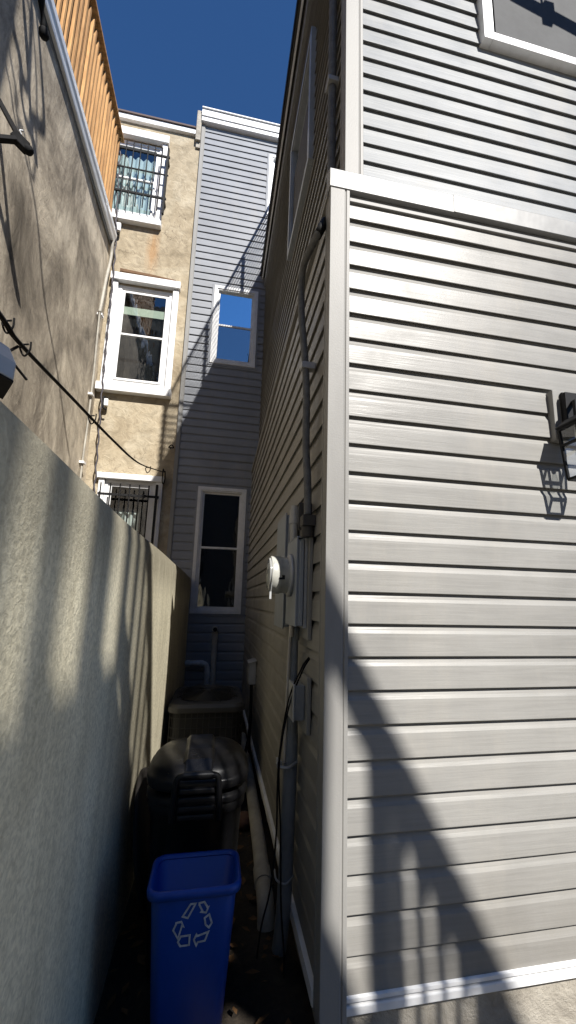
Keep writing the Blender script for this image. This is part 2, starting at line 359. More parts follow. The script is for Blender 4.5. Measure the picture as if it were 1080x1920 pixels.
def window(par, T, u0, u1, z0, z1, fm='vinyl', gm='glass', fw=.045, proud=.035, sash=True, depth=.25, curtain=None, name='window', split=.5, label=None, lower_gm=None):
    mb = MB(); frame(mb, T, u0, u1, z0, z1, fw, -.03, proud)
    fr = obj(name, mb, fm, par, bevel=.003, label=label)
    mb = MB(); a, b, c, d = u0 + fw, u1 - fw, z0 + fw, z1 - fw; frame(mb, T, a, b, c, d, .018, -.03, proud - .012)
    obj('frame', mb, fm, fr, bevel=.002)
    a += .018; b -= .018; c += .018; d -= .018; zm = c + (d - c) * split
    if sash:
        m1 = MB(); frame(m1, T, a, b, c, zm + .015, .026, -.012, .008); obj('sash', m1, fm, fr, bevel=.002)
        m2 = MB(); frame(m2, T, a, b, zm - .015, d, .026, -.028, -.0125); obj('sash', m2, fm, fr, bevel=.002)
        for (p, q, wv, g) in ((c + .02, zm, -.004, lower_gm or gm), (zm, d - .02, -.02, gm)):
            g_ = MB(); g_.add([T(a + .02, wv, p), T(b - .02, wv, p), T(b - .02, wv, q), T(a + .02, wv, q)], [(0, 1, 2, 3)]); obj('pane', g_, g, fr)
    else:
        g_ = MB(); g_.add([T(a, -.01, c), T(b, -.01, c), T(b, -.01, d), T(a, -.01, d)], [(0, 1, 2, 3)]); obj('pane', g_, gm, fr)
    r = MB()
    for (i, j) in ((0, 1), (1, 2), (2, 3), (3, 0)):
        q = [(u0 + .01, z0 + .01), (u1 - .01, z0 + .01), (u1 - .01, z1 - .01), (u0 + .01, z1 - .01)]
        r.add([T(q[i][0], -.031, q[i][1]), T(q[j][0], -.031, q[j][1]), T(q[j][0], -depth, q[j][1]), T(q[i][0], -depth, q[i][1])], [(0, 1, 2, 3)])
    r.add([T(u0, -depth, z0), T(u1, -depth, z0), T(u1, -depth, z1), T(u0, -depth, z1)], [(0, 1, 2, 3)])
    obj('reveal', r, 'dark', fr, recalc=False)
    if curtain:
        cm, ca, cb, top = curtain; cu = MB(); n = 60; rows = 8; vs = []
        for j in range(rows + 1):
            z = c + .01 + (top - c - .01) * j / rows
            for i in range(n + 1):
                u = ca + (cb - ca) * i / n; vs.append(T(u, -.085 - .022 * math.sin(u * 62 + 1.3 * math.sin(z * 2.1 + u * 7)) - .01 * math.sin(z * 3), z))
        cu.add(vs, [(j * (n + 1) + i, j * (n + 1) + i + 1, (j + 1) * (n + 1) + i + 1, (j + 1) * (n + 1) + i) for j in range(rows) for i in range(n)], True)
        obj('curtain', cu, cm, fr, recalc=False)
    return fr
G = -1.42
# ------------------------------------------------------------------ ground
g = MB(); nx = 60
vs = []; xs = [-60, -20, -8, -4, -2.5] + [-2 + i * .1 for i in range(31)] + [1.5, 3, 6, 12, 30, 60]; ys = [-60, -25, -12, -6, -3, -1.5] + [-.5 + i * .12 for i in range(53)] + [8, 15, 40, 90]
for y in ys:
    for x in xs: vs.append((x, y, G + (.012 * math.sin(x * 13 + y * 5) + .01 * math.sin(y * 17 - x * 9) + random.uniform(-.005, .005) if abs(x) < 2 and -.5 < y < 6 else 0)))
W_ = len(xs); g.add(vs, [(j * W_ + i, j * W_ + i + 1, (j + 1) * W_ + i + 1, (j + 1) * W_ + i) for j in range(len(ys) - 1) for i in range(W_ - 1)], True)
struct(obj('ground', g, 'soil', recalc=False))
g = MB(); g.box(.43, 5, -3, 1.47, G - .1, G + .035); struct(obj('pavement', g, 'concrete', bevel=.01))
lm = MB()
for i in range(420):
    x = random.uniform(-.3, .37); y = random.uniform(.8, 5.4); s = random.uniform(.006, .02); a = random.uniform(0, 6.3); t = random.uniform(-.5, .5)
    c = Vector((x, y, G + .02)); u = Vector((math.cos(a), math.sin(a), t * .5)) * s * 1.6; v = Vector((-math.sin(a), math.cos(a), -t * .4)) * s
    lm.add([c - u, c + v * .8 + Vector((0, 0, .006)), c + u, c - v * .8], [(0, 1, 2, 3)])
M['leaf'] = mat('dry brown leaves', (.12, .06, .025), .8, 0, .3, dirty((.16, .085, .035), 10, .35))
o = obj('leaf_litter', lm, 'leaf', recalc=False); o['kind'] = 'stuff'; o['label'] = 'dry brown leaf litter on the dark alley ground'; o['category'] = 'leaves'

q = MB(); q.loft([[(.262 + r_ * math.cos(a * .7 + r_) * (1 + .12 * math.sin(a * 3)), 3.05 + r_ * 1.2 * math.sin(a * .7), z) for a in range(9)] for r_, z in ((.02, G - .01), (.05, G + .0), (.058, G + .035), (.045, G + .065), (.015, G + .075))])
M['stone'] = mat('reddish stone', (.12, .065, .045), .9, 0, .3, dirty((.15, .08, .055), 20, .6)); tag(obj('stone', q, 'stone'), 'rounded reddish stone on the ground beside the drain pipe', 'stone')
# ------------------------------------------------------------------ right house
RH = thing('siding_house', 'two storey house clad in warm grey lap siding at the right of the alley', 'house', (.9, 2.2, G))
E1 = .1128; E2 = .1003; ZB = -1.2; ZF = 1.745; ZR = 4.85; YB = 5.7
YF = 1.506; YFU = 1.53; XA = .40; XAU = .468
fw_ = (1.178, 2.15, 2.868, 4.2); aw_ = (2.27, 3.15, 2.87, 4.0)
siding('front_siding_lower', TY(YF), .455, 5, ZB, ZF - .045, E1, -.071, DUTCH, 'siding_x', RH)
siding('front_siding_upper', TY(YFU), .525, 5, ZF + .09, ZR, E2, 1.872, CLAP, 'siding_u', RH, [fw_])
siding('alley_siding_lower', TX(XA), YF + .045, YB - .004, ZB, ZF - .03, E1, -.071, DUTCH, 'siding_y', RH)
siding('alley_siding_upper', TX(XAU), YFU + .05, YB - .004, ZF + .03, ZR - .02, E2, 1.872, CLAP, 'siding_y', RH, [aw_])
def corner_post(x, y, z0, z1, wd):
    P = [(0, 0), (wd - .022, 0), (wd - .020, .0035), (wd - .016, .0035), (wd - .014, 0), (wd, 0), (wd, .012), (wd - .004, .02), (.02, .02), (.02, wd - .004), (.012, wd), (0, wd), (0, wd - .014), (.0035, wd - .016), (.0035, wd - .02), (0, wd - .022)]
    return MB().prism(P, lambda p, q, a: (x + p, y + q, a), z0, z1)
obj('corner_post', corner_post(.376, 1.476, -1.262, ZF, .085), 'trim', RH, bevel=.0015)
obj('corner_post', corner_post(.446, 1.500, ZF + .06, ZR - .06, .085), 'trim', RH, bevel=.0015)
# J-channel under the ledge and small strip
j = MB(); TB(j, TY(YF), .462, 5, -.01, .026, ZF - .048, ZF - .03); TB(j, TY(YF), .462, 5, -.01, .012, ZF - .03, ZF - .002)
obj('utility_trim', j, 'trim', RH, bevel=.0015)
d = MB()
d.prism([(-.03, ZF), (.032, ZF), (.034, ZF + .003), (.034, ZF + .09), (.032, ZF + .094), (.005, ZF + .112), (-.03, ZF + .118)], lambda wv, z, a: (a, YF - wv, z), .372, .98)
d.prism([(-.03, ZF + .001), (.0335, ZF + .001), (.036, ZF + .004), (.036, ZF + .0905), (.0335, ZF + .0955), (.0065, ZF + .1135), (-.03, ZF + .119)], lambda wv, z, a: (a, YF - wv, z), .95, 5)
obj('drip_cap', d, 'flash', RH, bevel=.001)
d = MB(); d.prism([(-.12, ZF - .012), (.03, ZF - .012), (.03, ZF + .016), (.02, ZF + .022), (-.06, ZF + .052), (-.12, ZF + .052)], lambda wv, z, a: (XA - wv, a, z), 1.51, YB - .004)
obj('ledge_flashing', d, 'trim', RH, bevel=.001)
b = MB(); b.prism([(-.04, -1.236), (.023, -1.236), (.025, -1.233), (.025, -1.214), (.023, -1.21), (.006, -1.206), (-.04, -1.204)], lambda wv, z, a: (a, YF - wv, z), .3785, 5)
b.prism([(.0165, ZB), (.026, ZB), (.026, ZB + .012), (.0165, ZB + .014)], lambda wv, z, a: (a, YF - wv, z), .462, 5)
obj('base_trim', b, 'white', RH, bevel=.001)
b = MB(); b.prism([(-.04, -1.262), (.026, -1.262), (.03, -1.256), (.03, -1.212), (-.04, -1.2)], lambda wv, z, a: (XA - wv, a, z), 1.563, YB - .004)
obj('base_trim', b, 'white', RH, bevel=.001)
fd = MB(); fd.box(.415, 5, 1.507, 5.69, G - .1, -1.25); obj('foundation', fd, 'concrete', RH)
cb = MB(); cb.box(.75, 5, 1.85, 5.69, -1.25, ZR - .02); obj('wall_core', cb, 'dark', RH)
# roof edge over the alley
r = MB(); r.box(.372, 5, 1.46, YB - .003, ZR, ZR + .10); obj('roof', r, 'soffit', RH, bevel=.004)
r = MB(); r.box(.366, .3715, 1.455, YB - .004, ZR - .012, ZR + .085); obj('drip_edge', r, 'black_metal', RH, bevel=.001)
r = MB(); r.box(.398, .412, 1.50, YB - .004, ZR - .06, ZR - .001); obj('fascia', r, 'white', RH, bevel=.002)
r = MB(); r.box(.434, .462, 1.56, YB - .004, ZR - .19, ZR - .03); obj('frieze_board', r, 'flash', RH, bevel=.002); r = MB(); r.box(.413, .47, 1.5, YB - .004, ZR - .029, ZR - .001); obj('soffit', r, 'soffit', RH)
window(RH, TY(YFU), *fw_, fm='white', gm='glass', fw=.05, proud=.05, sash=False, depth=.28, label='upper front window with a grey screen in a white frame')
s = MB(); s.box(1.262, 2.07, YFU - .03, YFU - .026, 2.95, 4.1); obj('insect_screen', s, 'screen', RH)
q = MB(); TB(q, TX(XAU), aw_[0] + .07, aw_[1] - .07, .012, .015, aw_[2] + .07, aw_[3] - .35); obj('insect_screen', q, 'soffit', RH)
window(RH, TX(XAU), *aw_, fm='box_grey', gm='glass', fw=.05, proud=.045, depth=.26, label='narrow window high on the alley wall')
# open roof deck rail: horizontal slats
DR = thing('deck_railing', 'slatted railing of the roof deck above the grey siding house', 'railing', (.6, 2.05, ZR + .1))
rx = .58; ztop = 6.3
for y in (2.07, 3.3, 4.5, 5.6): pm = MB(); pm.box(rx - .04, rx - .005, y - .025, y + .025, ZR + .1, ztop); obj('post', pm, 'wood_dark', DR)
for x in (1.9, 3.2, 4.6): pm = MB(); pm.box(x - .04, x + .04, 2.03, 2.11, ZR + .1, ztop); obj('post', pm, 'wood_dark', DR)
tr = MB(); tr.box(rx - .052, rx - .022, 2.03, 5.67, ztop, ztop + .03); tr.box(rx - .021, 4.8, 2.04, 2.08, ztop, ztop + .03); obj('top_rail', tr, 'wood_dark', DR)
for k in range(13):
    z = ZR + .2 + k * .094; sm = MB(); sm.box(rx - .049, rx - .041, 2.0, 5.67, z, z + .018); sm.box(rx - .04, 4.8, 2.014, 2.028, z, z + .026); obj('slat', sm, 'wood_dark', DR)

# ------------------------------------------------------------------ back house with blue-grey siding
BH = thing('siding_rowhouse', 'tall blue grey sided house closing the end of the alley', 'house', (0, 6.2, G))
lowW = (-.32, .322, -.175, 1.49); blueW = (-.288, .352, 3.305, 4.548); topW = (.424, 1.1, 5.93, 7.07)
YS = YB + .004
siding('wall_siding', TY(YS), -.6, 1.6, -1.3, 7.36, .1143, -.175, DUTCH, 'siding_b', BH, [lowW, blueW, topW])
for W2 in (lowW, blueW, topW):
    jm = MB(); T = TY(YS); a, b2, c, d2 = W2; frame(jm, T, a - .028, b2 + .028, c - .028, d2 + .028, .027, -.005, .024); obj('window_channel', jm, 'siding_b', BH, bevel=.001)
window(BH, TY(YS), *lowW, fm='vinyl', gm='glass', split=.51, label='dark lower window at ground level')
window(BH, TY(YS), *blueW, fm='vinyl', gm='glass_lowe', lower_gm='glass_mid', split=.5, label='middle window reflecting blue sky')
window(BH, TY(YS), *topW, fm='white', gm='glass_lowe', label='top window half hidden by the roof edge')
cp = MB(); cp.box(-.655, -.605, YS - .03, YS + .05, -1.42, 7.34); cp.box(-.605, -.596, YS - .022, YS + .05, -1.42, 7.34); obj('corner_trim', cp, 'trim', BH, bevel=.003)
co_ = MB(); co_.box(-.66, 2, YS - .1, YS + .1, 7.44, 7.56); co_.box(-.66, 2, YS - .085, YS + .1, 7.36, 7.437); obj('cornice', co_, 'white', BH, bevel=.004)
co_ = MB(); co_.box(-.66, 2, YS - .12, YS + .12, 7.563, 7.585); obj('roof_cap', co_, 'white', BH, bevel=.004)
cb = MB(); cb.box(-.64, 2, YS + .3, 12, -1.42, 7.5); cb.box(-.655, -.64, YS + .06, 12, -1.42, 7.5); obj('wall_core', cb, 'dark', BH)
# ------------------------------------------------------------------ beige stucco house
BE = thing('stucco_rowhouse', 'beige peeling stucco house with three white framed windows at the back left', 'house', (-1.3, 6.2, G))
YE = 5.71
w1 = (-1.96, -1.2, 5.46, 6.78); w2 = (-1.6, -.86, 2.83, 4.33); w3 = (-1.49, -.86, -.1, 1.5)
mb = wall_holes(TY(YE), -4.2, -.66, G, 7.12, .2, [w1, w2, w3]); obj('wall', mb, 'beige', BE)
cb = MB(); cb.box(-4.2, -.66, YE + .4, 12, G, 7.1); obj('wall_core', cb, 'dark', BE)
cb = MB(); cb.box(-4.2, -.73, YE - .05, YE + .3, 7.12, 7.21); obj('cornice', cb, 'white', BE, bevel=.006)
cb = MB(); cb.prism([(-.07, 7.212), (.3, 7.212), (.3, 7.34), (.0, 7.33), (-.05, 7.25)], lambda p, q, a: (a, YE + p, q), -4.2, -.73); obj('roof', cb, 'asphalt_roof', BE)
cb = MB(); cb.box(-.735, -.66, YE - .07, YE + .5, 7.0, 7.56); cb.box(-.725, -.657, YE - .03, YE + .1, 6.9, 7.0); obj('party_wall', cb, 'concrete', BE, bevel=.01)
T = TY(YE)
window(BE, T, w1[0], w1[1], w1[2], w1[3], fm='white', fw=.04, proud=.0, curtain=('curtain', -1.9, -1.24, 6.6), label='barred upper window with pale blue curtains')
window(BE, T, w2[0], w2[1], w2[2], w2[3], fm='white', fw=.05, proud=.0, label='large middle window with a pale blind behind dark glass')
window(BE, T, w3[0], w3[1], w3[2], w3[3], fm='vinyl', fw=.04, proud=.0, curtain=('curtain_w', -1.46, -1.05, 1.1), label='barred lower window with white curtain')
bl = MB(); bl.box(-1.52, -.94, YE + .06, YE + .075, 3.93, 4.05); obj('blind', bl, 'blind', BE)
cs = MB()
TB(cs, T, -1.685, -1.6, .001, .05, 2.80, 4.36); obj('window_casing', cs, 'white', BE, bevel=.005); cs = MB(); TB(cs, T, -.86, -.78, .001, .05, 2.80, 4.36); obj('window_casing', cs, 'white', BE, bevel=.005)
cs = MB(); TB(cs, T, -1.70, -.765, .001, .085, 4.361, 4.47); obj('window_header', cs, 'white', BE, bevel=.006)
cs = MB(); TB(cs, T, -1.72, -.765, .001, .1, 2.69, 2.799); obj('window_sill', cs, 'white', BE, bevel=.006)
cs = MB(); TB(cs, T, -2.05, -1.96, .001, .05, 5.44, 6.8); obj('window_casing', cs, 'white', BE, bevel=.005); cs = MB(); TB(cs, T, -1.2, -1.125, .001, .05, 5.44, 6.8); obj('window_casing', cs, 'white', BE, bevel=.005)
cs = MB(); TB(cs, T, -2.07, -1.11, .001, .085, 6.801, 6.93); obj('window_header', cs, 'white', BE, bevel=.006)
cs = MB(); TB(cs, T, -2.07, -1.11, .001, .09, 5.33, 5.439); obj('window_sill', cs, 'white', BE, bevel=.006)
cs = MB(); TB(cs, T, -1.56, -1.49, .001, .04, -.2, 1.5); obj('window_casing', cs, 'white', BE, bevel=.005); cs = MB(); TB(cs, T, -.86, -.775, .001, .04, -.2, 1.5); obj('window_casing', cs, 'white', BE, bevel=.005)
cs = MB(); TB(cs, T, -1.585, -.765, .001, .07, 1.501, 1.575); obj('window_header', cs, 'white', BE, bevel=.006)
# broken lintel scars
cs = MB(); cs.prism([(-1.60, 4.53), (-1.05, 4.515), (-.85, 4.50), (-.84, 4.525), (-1.2, 4.555), (-1.6, 4.575)], lambda p, q, a: (p, YE - a, q), .001, .035); obj('lintel', cs, 'wood_dark', BE, bevel=.004)
def bars(rails, xs, zb, zt, y0, thin=(), ends=None, sides=None):
    g = MB()
    for z in rails: g.box(xs[0] - .03, xs[-1] + .03, y0 - .012, y0 + .012, z - .014, z + .014)
    for z in thin: g.box(xs[0] - .03, xs[-1] + .03, y0 - .008, y0 + .008, z - .008, z + .008)
    for x in xs[:-1]: g.tube([(x, y0 - .018, zb), (x, y0 - .018, zt)], .0085, 6)
    g.box(xs[-1] - .014, xs[-1] + .014, y0 - .02, y0 + .02, zb - .02, zt + .02)
    for z in rails: g.box(xs[-1] - .012, xs[-1] + .012, y0, YE, z - .012, z + .012)
    return g
g = bars((6.47, 5.74), [-1.87 + i * .1 for i in range(8)] + [-1.09], 5.5, 6.6, YE - .14, (6.15,)); obj('security_bars', g, 'black_metal', BE)
g = bars((1.28, .3), [-1.5 + i * .115 for i in range(6)] + [-.83], .1, 1.42, YE - .12); obj('security_bars', g, 'black_metal', BE)

# ------------------------------------------------------------------ tall left building
LB = thing('left_building', 'tall weathered grey stucco side wall with white gutter at the left', 'building', (-3, 2, G))
XT = -1.735
wl = MB(); n1, n2 = 60, 40; vs = []
for j in range(n2 + 1):
    for i in range(n1 + 1):
        y = -4 + (YE - .003 + 4) * i / n1; z = G - .05 + (5.0 - G) * j / n2
        vs.append((XT + .008 * math.sin(y * 2.3 + z * 1.1) + .006 * math.sin(z * 4.1 - y * 1.7), y, z))
wl.add(vs, [(j * (n1 + 1) + i, j * (n1 + 1) + i + 1, (j + 1) * (n1 + 1) + i + 1, (j + 1) * (n1 + 1) + i) for j in range(n2) for i in range(n1)], True)
wl.box(-4.2, XT - .03, -4, YE - .003, G, 4.98); obj('wall', wl, 'stucco_tall', LB, recalc=False)
f = MB(); f.box(-4.2, XT + .018, -4, YE - .1, 4.951, 5.0); obj('soffit', f, 'soffit', LB)
f = MB(); f.box(XT + .0, XT + .018, -4, YE - .1, 4.82, 4.95); obj('fascia', f, 'conduit', LB, bevel=.003)
gp = [(.03, 4.83), (.03, 4.735), (.035, 4.725), (.085, 4.725), (.095, 4.745), (.105, 4.79), (.125, 4.81), (.128, 4.86), (.122, 4.86), (.118, 4.815), (.09, 4.80), (.04, 4.75), (.036, 4.84)]
f = MB(); f.prism(gp, lambda p, q, a: (XT + .002 + p * .62, a, q + .115), -4, YE - .16); obj('gutter', f, 'gutter', LB, bevel=.0015)
f = MB(); f.box(XT - .06, XT + .06, -4, YE - .15, 5.001, 5.035); obj('drip_edge', f, 'black_metal', LB, bevel=.002)
f = MB(); f.box(XT - .06, XT + .045, -4, YE - .15, 5.037, 5.1); obj('roof_trim', f, 'gutter', LB, bevel=.003)
f = MB(); f.box(-4.2, XT + .02, -4, YE - .15, 5.102, 5.13); obj('roof', f, 'asphalt_roof', LB)
blocker = MB(); blocker.box(-4.2, -.95, -4, .79, 5.6, 7.6); obj('sun_blocker', blocker, 'stucco_tall', LB)  # added unseen block, shaped to throw the dark area onto the stucco wall
PF = thing('picket_railing', 'orange cedar deck railing of upright pickets above the left gutter', 'railing', (-1.83, 2, 5.07))
fx = XT - .045; ZT = 6.62; y = -3.5; i = 0; ends = YE - .1
while y < ends:
    h = ZT - .05 + random.uniform(-.012, .012); q = MB(); wv = .036; jx = random.uniform(-.004, .004)
    if y > 2.2:
        q.prism([(-wv / 2, 5.0), (wv / 2, 5.0), (wv / 2, h - .045), (0, h), (-wv / 2, h - .045)], lambda p, z, a, y=y, jx=jx: (fx + a + jx, y + p, z), -.016, .016)
        obj('picket', q, 'wood', PF, bevel=.002)
        if i % 9 == 4:
            q = MB(); q.box(fx - .11, fx - .03, y + .02, y + .11, 5.12, ZT - .002); obj('post', q, 'wood', PF, bevel=.003)
    y += .104; i += 1
q = MB(); q.box(fx - .15, fx + .05, 2.2, ends + .02, ZT, ZT + .035); obj('top_rail', q, 'wood', PF, bevel=.004)
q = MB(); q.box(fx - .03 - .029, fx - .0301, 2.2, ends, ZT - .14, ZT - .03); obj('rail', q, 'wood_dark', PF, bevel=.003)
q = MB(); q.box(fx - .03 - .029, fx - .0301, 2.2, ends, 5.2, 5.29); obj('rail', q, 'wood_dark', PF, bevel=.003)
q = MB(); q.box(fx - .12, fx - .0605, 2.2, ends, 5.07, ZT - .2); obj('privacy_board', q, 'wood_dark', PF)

# ------------------------------------------------------------------ low boundary wall
lw = MB(); n1, n2 = 90, 30; vs = []; XL = -.32
for j in range(n2 + 1):
    for i in range(n1 + 1):
        y = -3 + (YB - .06 + 3) * i / n1; z = G - .08 + (.272 - G + .08) * j / n2
        bul = .006 * math.sin(y * 1.9 + 1) + .005 * math.sin(z * 3.7 + y)
        if j == n2: bul -= .012
        vs.append((XL + bul, y, z + (.004 * math.sin(y * 3.1) if j == n2 else 0)))
lw.add(vs, [(j * (n1 + 1) + i, j * (n1 + 1) + i + 1, (j + 1) * (n1 + 1) + i + 1, (j + 1) * (n1 + 1) + i) for j in range(n2) for i in range(n1)], True)
tv = []
for i in range(n1 + 1):
    p = vs[n2 * (n1 + 1) + i]; tv += [p, (XL - .17, p[1], p[2] - .004)]
lw.add(tv, [(2 * i, 2 * i + 1, 2 * i + 3, 2 * i + 2) for i in range(n1)])
lw.box(XL - .17, XL - .03, -3, YB - .06, G, .262)
tag(obj('boundary_wall', lw, 'lowwall', recalc=False), 'low rough rendered wall running down the left side of the alley', 'wall')

# ------------------------------------------------------------------ unseen walkway and stair behind the camera; walkway shaped for its shadows
ST = thing('deck_stair', 'timber stair with a walkway shaped for its shadows, standing in the yard behind the viewer', 'stair', (1.2, -3, G))
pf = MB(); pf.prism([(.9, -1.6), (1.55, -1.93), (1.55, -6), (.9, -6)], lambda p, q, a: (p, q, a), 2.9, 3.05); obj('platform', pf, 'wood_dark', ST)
for (ya, yb) in ((-2.84, -2.55), (-2.37, -2.31), (-2.05, -1.91), (-1.63, -1.605)): q = MB(); q.box(.9, .94, ya, yb, 3.051, 4.1); obj('picket', q, 'wood_dark', ST)  # board widths and gaps shaped to throw light patches on the low wall
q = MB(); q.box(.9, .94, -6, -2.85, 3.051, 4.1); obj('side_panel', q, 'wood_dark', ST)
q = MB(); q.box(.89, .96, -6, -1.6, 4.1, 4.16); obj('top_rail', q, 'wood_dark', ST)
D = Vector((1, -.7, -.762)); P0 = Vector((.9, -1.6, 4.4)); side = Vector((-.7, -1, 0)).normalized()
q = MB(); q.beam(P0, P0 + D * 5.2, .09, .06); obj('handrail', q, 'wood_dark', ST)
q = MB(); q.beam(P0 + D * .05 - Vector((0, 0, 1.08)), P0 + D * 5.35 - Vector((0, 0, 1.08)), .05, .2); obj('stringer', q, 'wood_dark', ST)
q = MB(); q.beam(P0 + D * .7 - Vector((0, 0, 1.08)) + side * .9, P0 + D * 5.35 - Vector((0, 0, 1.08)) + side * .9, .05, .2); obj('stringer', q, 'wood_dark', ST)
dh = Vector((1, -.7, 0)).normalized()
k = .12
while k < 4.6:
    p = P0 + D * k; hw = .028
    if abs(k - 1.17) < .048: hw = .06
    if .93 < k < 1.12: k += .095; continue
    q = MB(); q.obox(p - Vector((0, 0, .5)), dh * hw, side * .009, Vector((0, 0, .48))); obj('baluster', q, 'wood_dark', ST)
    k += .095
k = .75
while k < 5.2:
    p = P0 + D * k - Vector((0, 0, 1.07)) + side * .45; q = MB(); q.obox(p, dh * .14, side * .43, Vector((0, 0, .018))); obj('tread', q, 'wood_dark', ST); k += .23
for (x, y) in ((1.0, -5.8), (1.45, -5.8), (1.45, -2.6), (1.0, -3.4)): q = MB(); q.box(x - .05, x + .05, y - .05, y + .05, G, 2.899); obj('support_post', q, 'wood_dark', ST)
bk = MB(); bk.box(-14, 16, -18, -12, G, 6.4); OB = thing('brick_building', 'brick building across the yard behind the viewer', 'building', (0, -15, G)); obj('wall', bk, 'brick', OB)
bk = MB()
for i in range(8): bk.box(-12 + i * 3.3, -10.8 + i * 3.3, -12.03, -11.99, 1.2, 3.0)
obj('window', bk, 'dark', OB)

# ------------------------------------------------------------------ electric gear on the alley wall
EM = thing('electric_meter', 'grey meter box with round glass meter mounted on the alley siding', 'electric meter', (.37, 1.86, -.1))
q = MB(); q.box(.3675, .383, 1.715, 2.03, -.15, .29); obj('backing_board', q, 'trim', EM, bevel=.002)
q = MB(); q.box(.354, .367, 1.745, 2.0, -.105, .276); obj('flange', q, 'galv', EM, bevel=.002)
q = MB(); q.box(.328, .3535, 1.752, 1.985, -.098, .262); obj('box', q, 'box_grey', EM, bevel=.004)
q = MB(); q.box(.319, .3278, 1.748, 1.99, -.1, .267); q.box(.319, .352, 1.746, 1.992, .2672, .273); obj('cover', q, 'box_grey', EM, bevel=.003)
q = MB(); q.box(.334, .350, 1.742, 1.7515, -.095, .255); obj('hasp', q, 'box_grey', EM, bevel=.002)
mc = (.319, 1.872, .115)
q = MB(); q.lathe(mc, (-1, 0, 0), [(0, .092), (.012, .094), (.016, .088), (.02, .082)], 48); obj('socket_ring', q, 'galv', EM)
q = MB(); q.lathe(mc, (-1, 0, 0), [(.02, .078), (.021, .0785), (.05, .0785), (.0505, .0805), (.051, .082), (.092, .082), (.093, .0815), (.094, .076)], 48); obj('meter_body', q, 'meter_ring', EM)
q = MB(); q.lathe(mc, (-1, 0, 0), [(.092, .0745), (.098, .074), (.1, .0725)], 48); q.lathe((mc[0] - .1, mc[1], mc[2]), (-1, 0, 0), [(0, .0724), (.0015, .07), (.002, .001)], 48); obj('meter_dome', q, 'meter_face', EM)
q = MB(); q.lathe((mc[0] - .1022, mc[1], mc[2]), (-1, 0, 0), [(0, .05), (.0008, .05), (.001, .001)], 40); obj('dial', q, 'curtain_w', EM)
q = MB(); q.box(mc[0] - .1042, mc[0] - .1034, mc[1] - .026, mc[1] + .026, mc[2] + .004, mc[2] + .024); obj('display', q, 'conduit', EM)
q = MB(); q.obox((mc[0] - .052, mc[1] - .079, mc[2] - .014), (.013, 0, 0), (0, .0014, 0), (0, 0, .009)); obj('tag', q, 'cable', EM)
q = MB(); q.tube([(mc[0] - .084, mc[1] - .07, mc[2] + .05), (mc[0] - .09, mc[1] - .08, mc[2]), (mc[0] - .094, mc[1] - .06, mc[2] - .075)], .002, 6, True); q.box(mc[0] - .1, mc[0] - .092, mc[1] - .066, mc[1] - .054, mc[2] - .105, mc[2] - .075); obj('seal_wire', q, 'galv', EM)
DB = thing('disconnect_box', 'taller flat grey service panel behind the round meter', 'electrical box', (.37, 2.2, -.1))
q = MB(); q.box(.326, .38, 2.08, 2.36, -.12, .43); obj('box', q, 'box_grey', DB, bevel=.004)
q = MB(); q.box(.318, .3259, 2.072, 2.368, -.128, .44); obj('cover', q, 'box_grey', DB, bevel=.003)
q = MB(); q.box(.335, .352, 2.064, 2.0795, -.11, .42); obj('side_flange', q, 'galv', DB, bevel=.002)
q = MB(); q.tube([(.357, 2.04, .0), (.357, 2.04, .47)], .019, 14); q.tube([(.357, 2.04, .38), (.357, 2.04, .45)], .024, 14); obj('conduit_stub', q, 'galv', DB)
SB = thing('junction_box', 'small grey telecom box low on the siding under the meter', 'junction box', (.37, 1.8, -.5))
q = MB(); q.box(.366, .383, 1.70, 1.87, -.50, -.29); obj('backing_plate', q, 'trim', SB, bevel=.003)
q = MB(); q.box(.325, .3655, 1.735, 1.84, -.455, -.325); obj('box', q, 'conduit', SB, bevel=.004)
q = MB(); q.box(.318, .3249, 1.73, 1.845, -.46, -.32); obj('cover', q, 'galv', SB, bevel=.003)
RB = thing('ac_disconnect', 'small pale grey disconnect box by the condenser with a hose', 'electrical box', (.37, 4, -.7))
q = MB(); q.box(.325, .382, 3.92, 4.08, -.72, -.53); obj('box', q, 'galv', RB, bevel=.004)
q = MB(); q.prism([(.31, -.545), (.383, -.525), (.383, -.515), (.31, -.535)], lambda p, z, a: (p, a, z), 3.9, 4.1); q.box(.316, .3249, 3.915, 4.085, -.71, -.545); obj('cover', q, 'galv', RB, bevel=.003)
q = MB(); q.tube([(.35, 3.97, -.72), (.352, 3.95, -.9), (.345, 3.9, -1.1), (.31, 3.8, -1.22), (.28, 3.75, -1.2)], .014, 10, True); q.tube([(.36, 4.03, -.72), (.36, 4.03, -1.36)], .01, 8); obj('hose', q, 'cable', RB)
# conduits
q = MB(); q.tube([(.348, 1.91, -.1), (.348, 1.91, -.2), (.348, 1.92, -.6), (.345, 1.95, -1.1), (.342, 1.99, -1.32), (.335, 2.04, -1.47)], lambda t: .019 + .011 * min(1, max(0, (t - .28) * 8)), 18, True)
q.tube([(.348, 1.91, -.165), (.348, 1.91, -.11)], .0235, 18)
GC = tag(obj('riser_conduit', q, 'conduit'), 'thick grey conduit running from the meter box down into the ground', 'conduit')
q = MB(); q.tube([(.330, 1.885, -.1), (.328, 1.885, -.13), (.324, 1.89, -.2), (.318, 1.905, -.66)], .0065, 10, True); q.tube([(.329, 1.885, -.15), (.33, 1.885, -.10)], .010, 10)
tag(obj('ground_conduit', q, 'copper_grey'), 'slim pale conduit strapped beside the thick conduit under the meter', 'conduit')
q = MB(); q.tube([(.295, 1.94, -.655), (.29, 1.88, -.66), (.325, 1.86, -.665), (.37, 1.89, -.655)], .006, 8, True); q.box(.285, .305, 1.875, 1.90, -.672, -.645); obj('clamp', q, 'galv', GC)
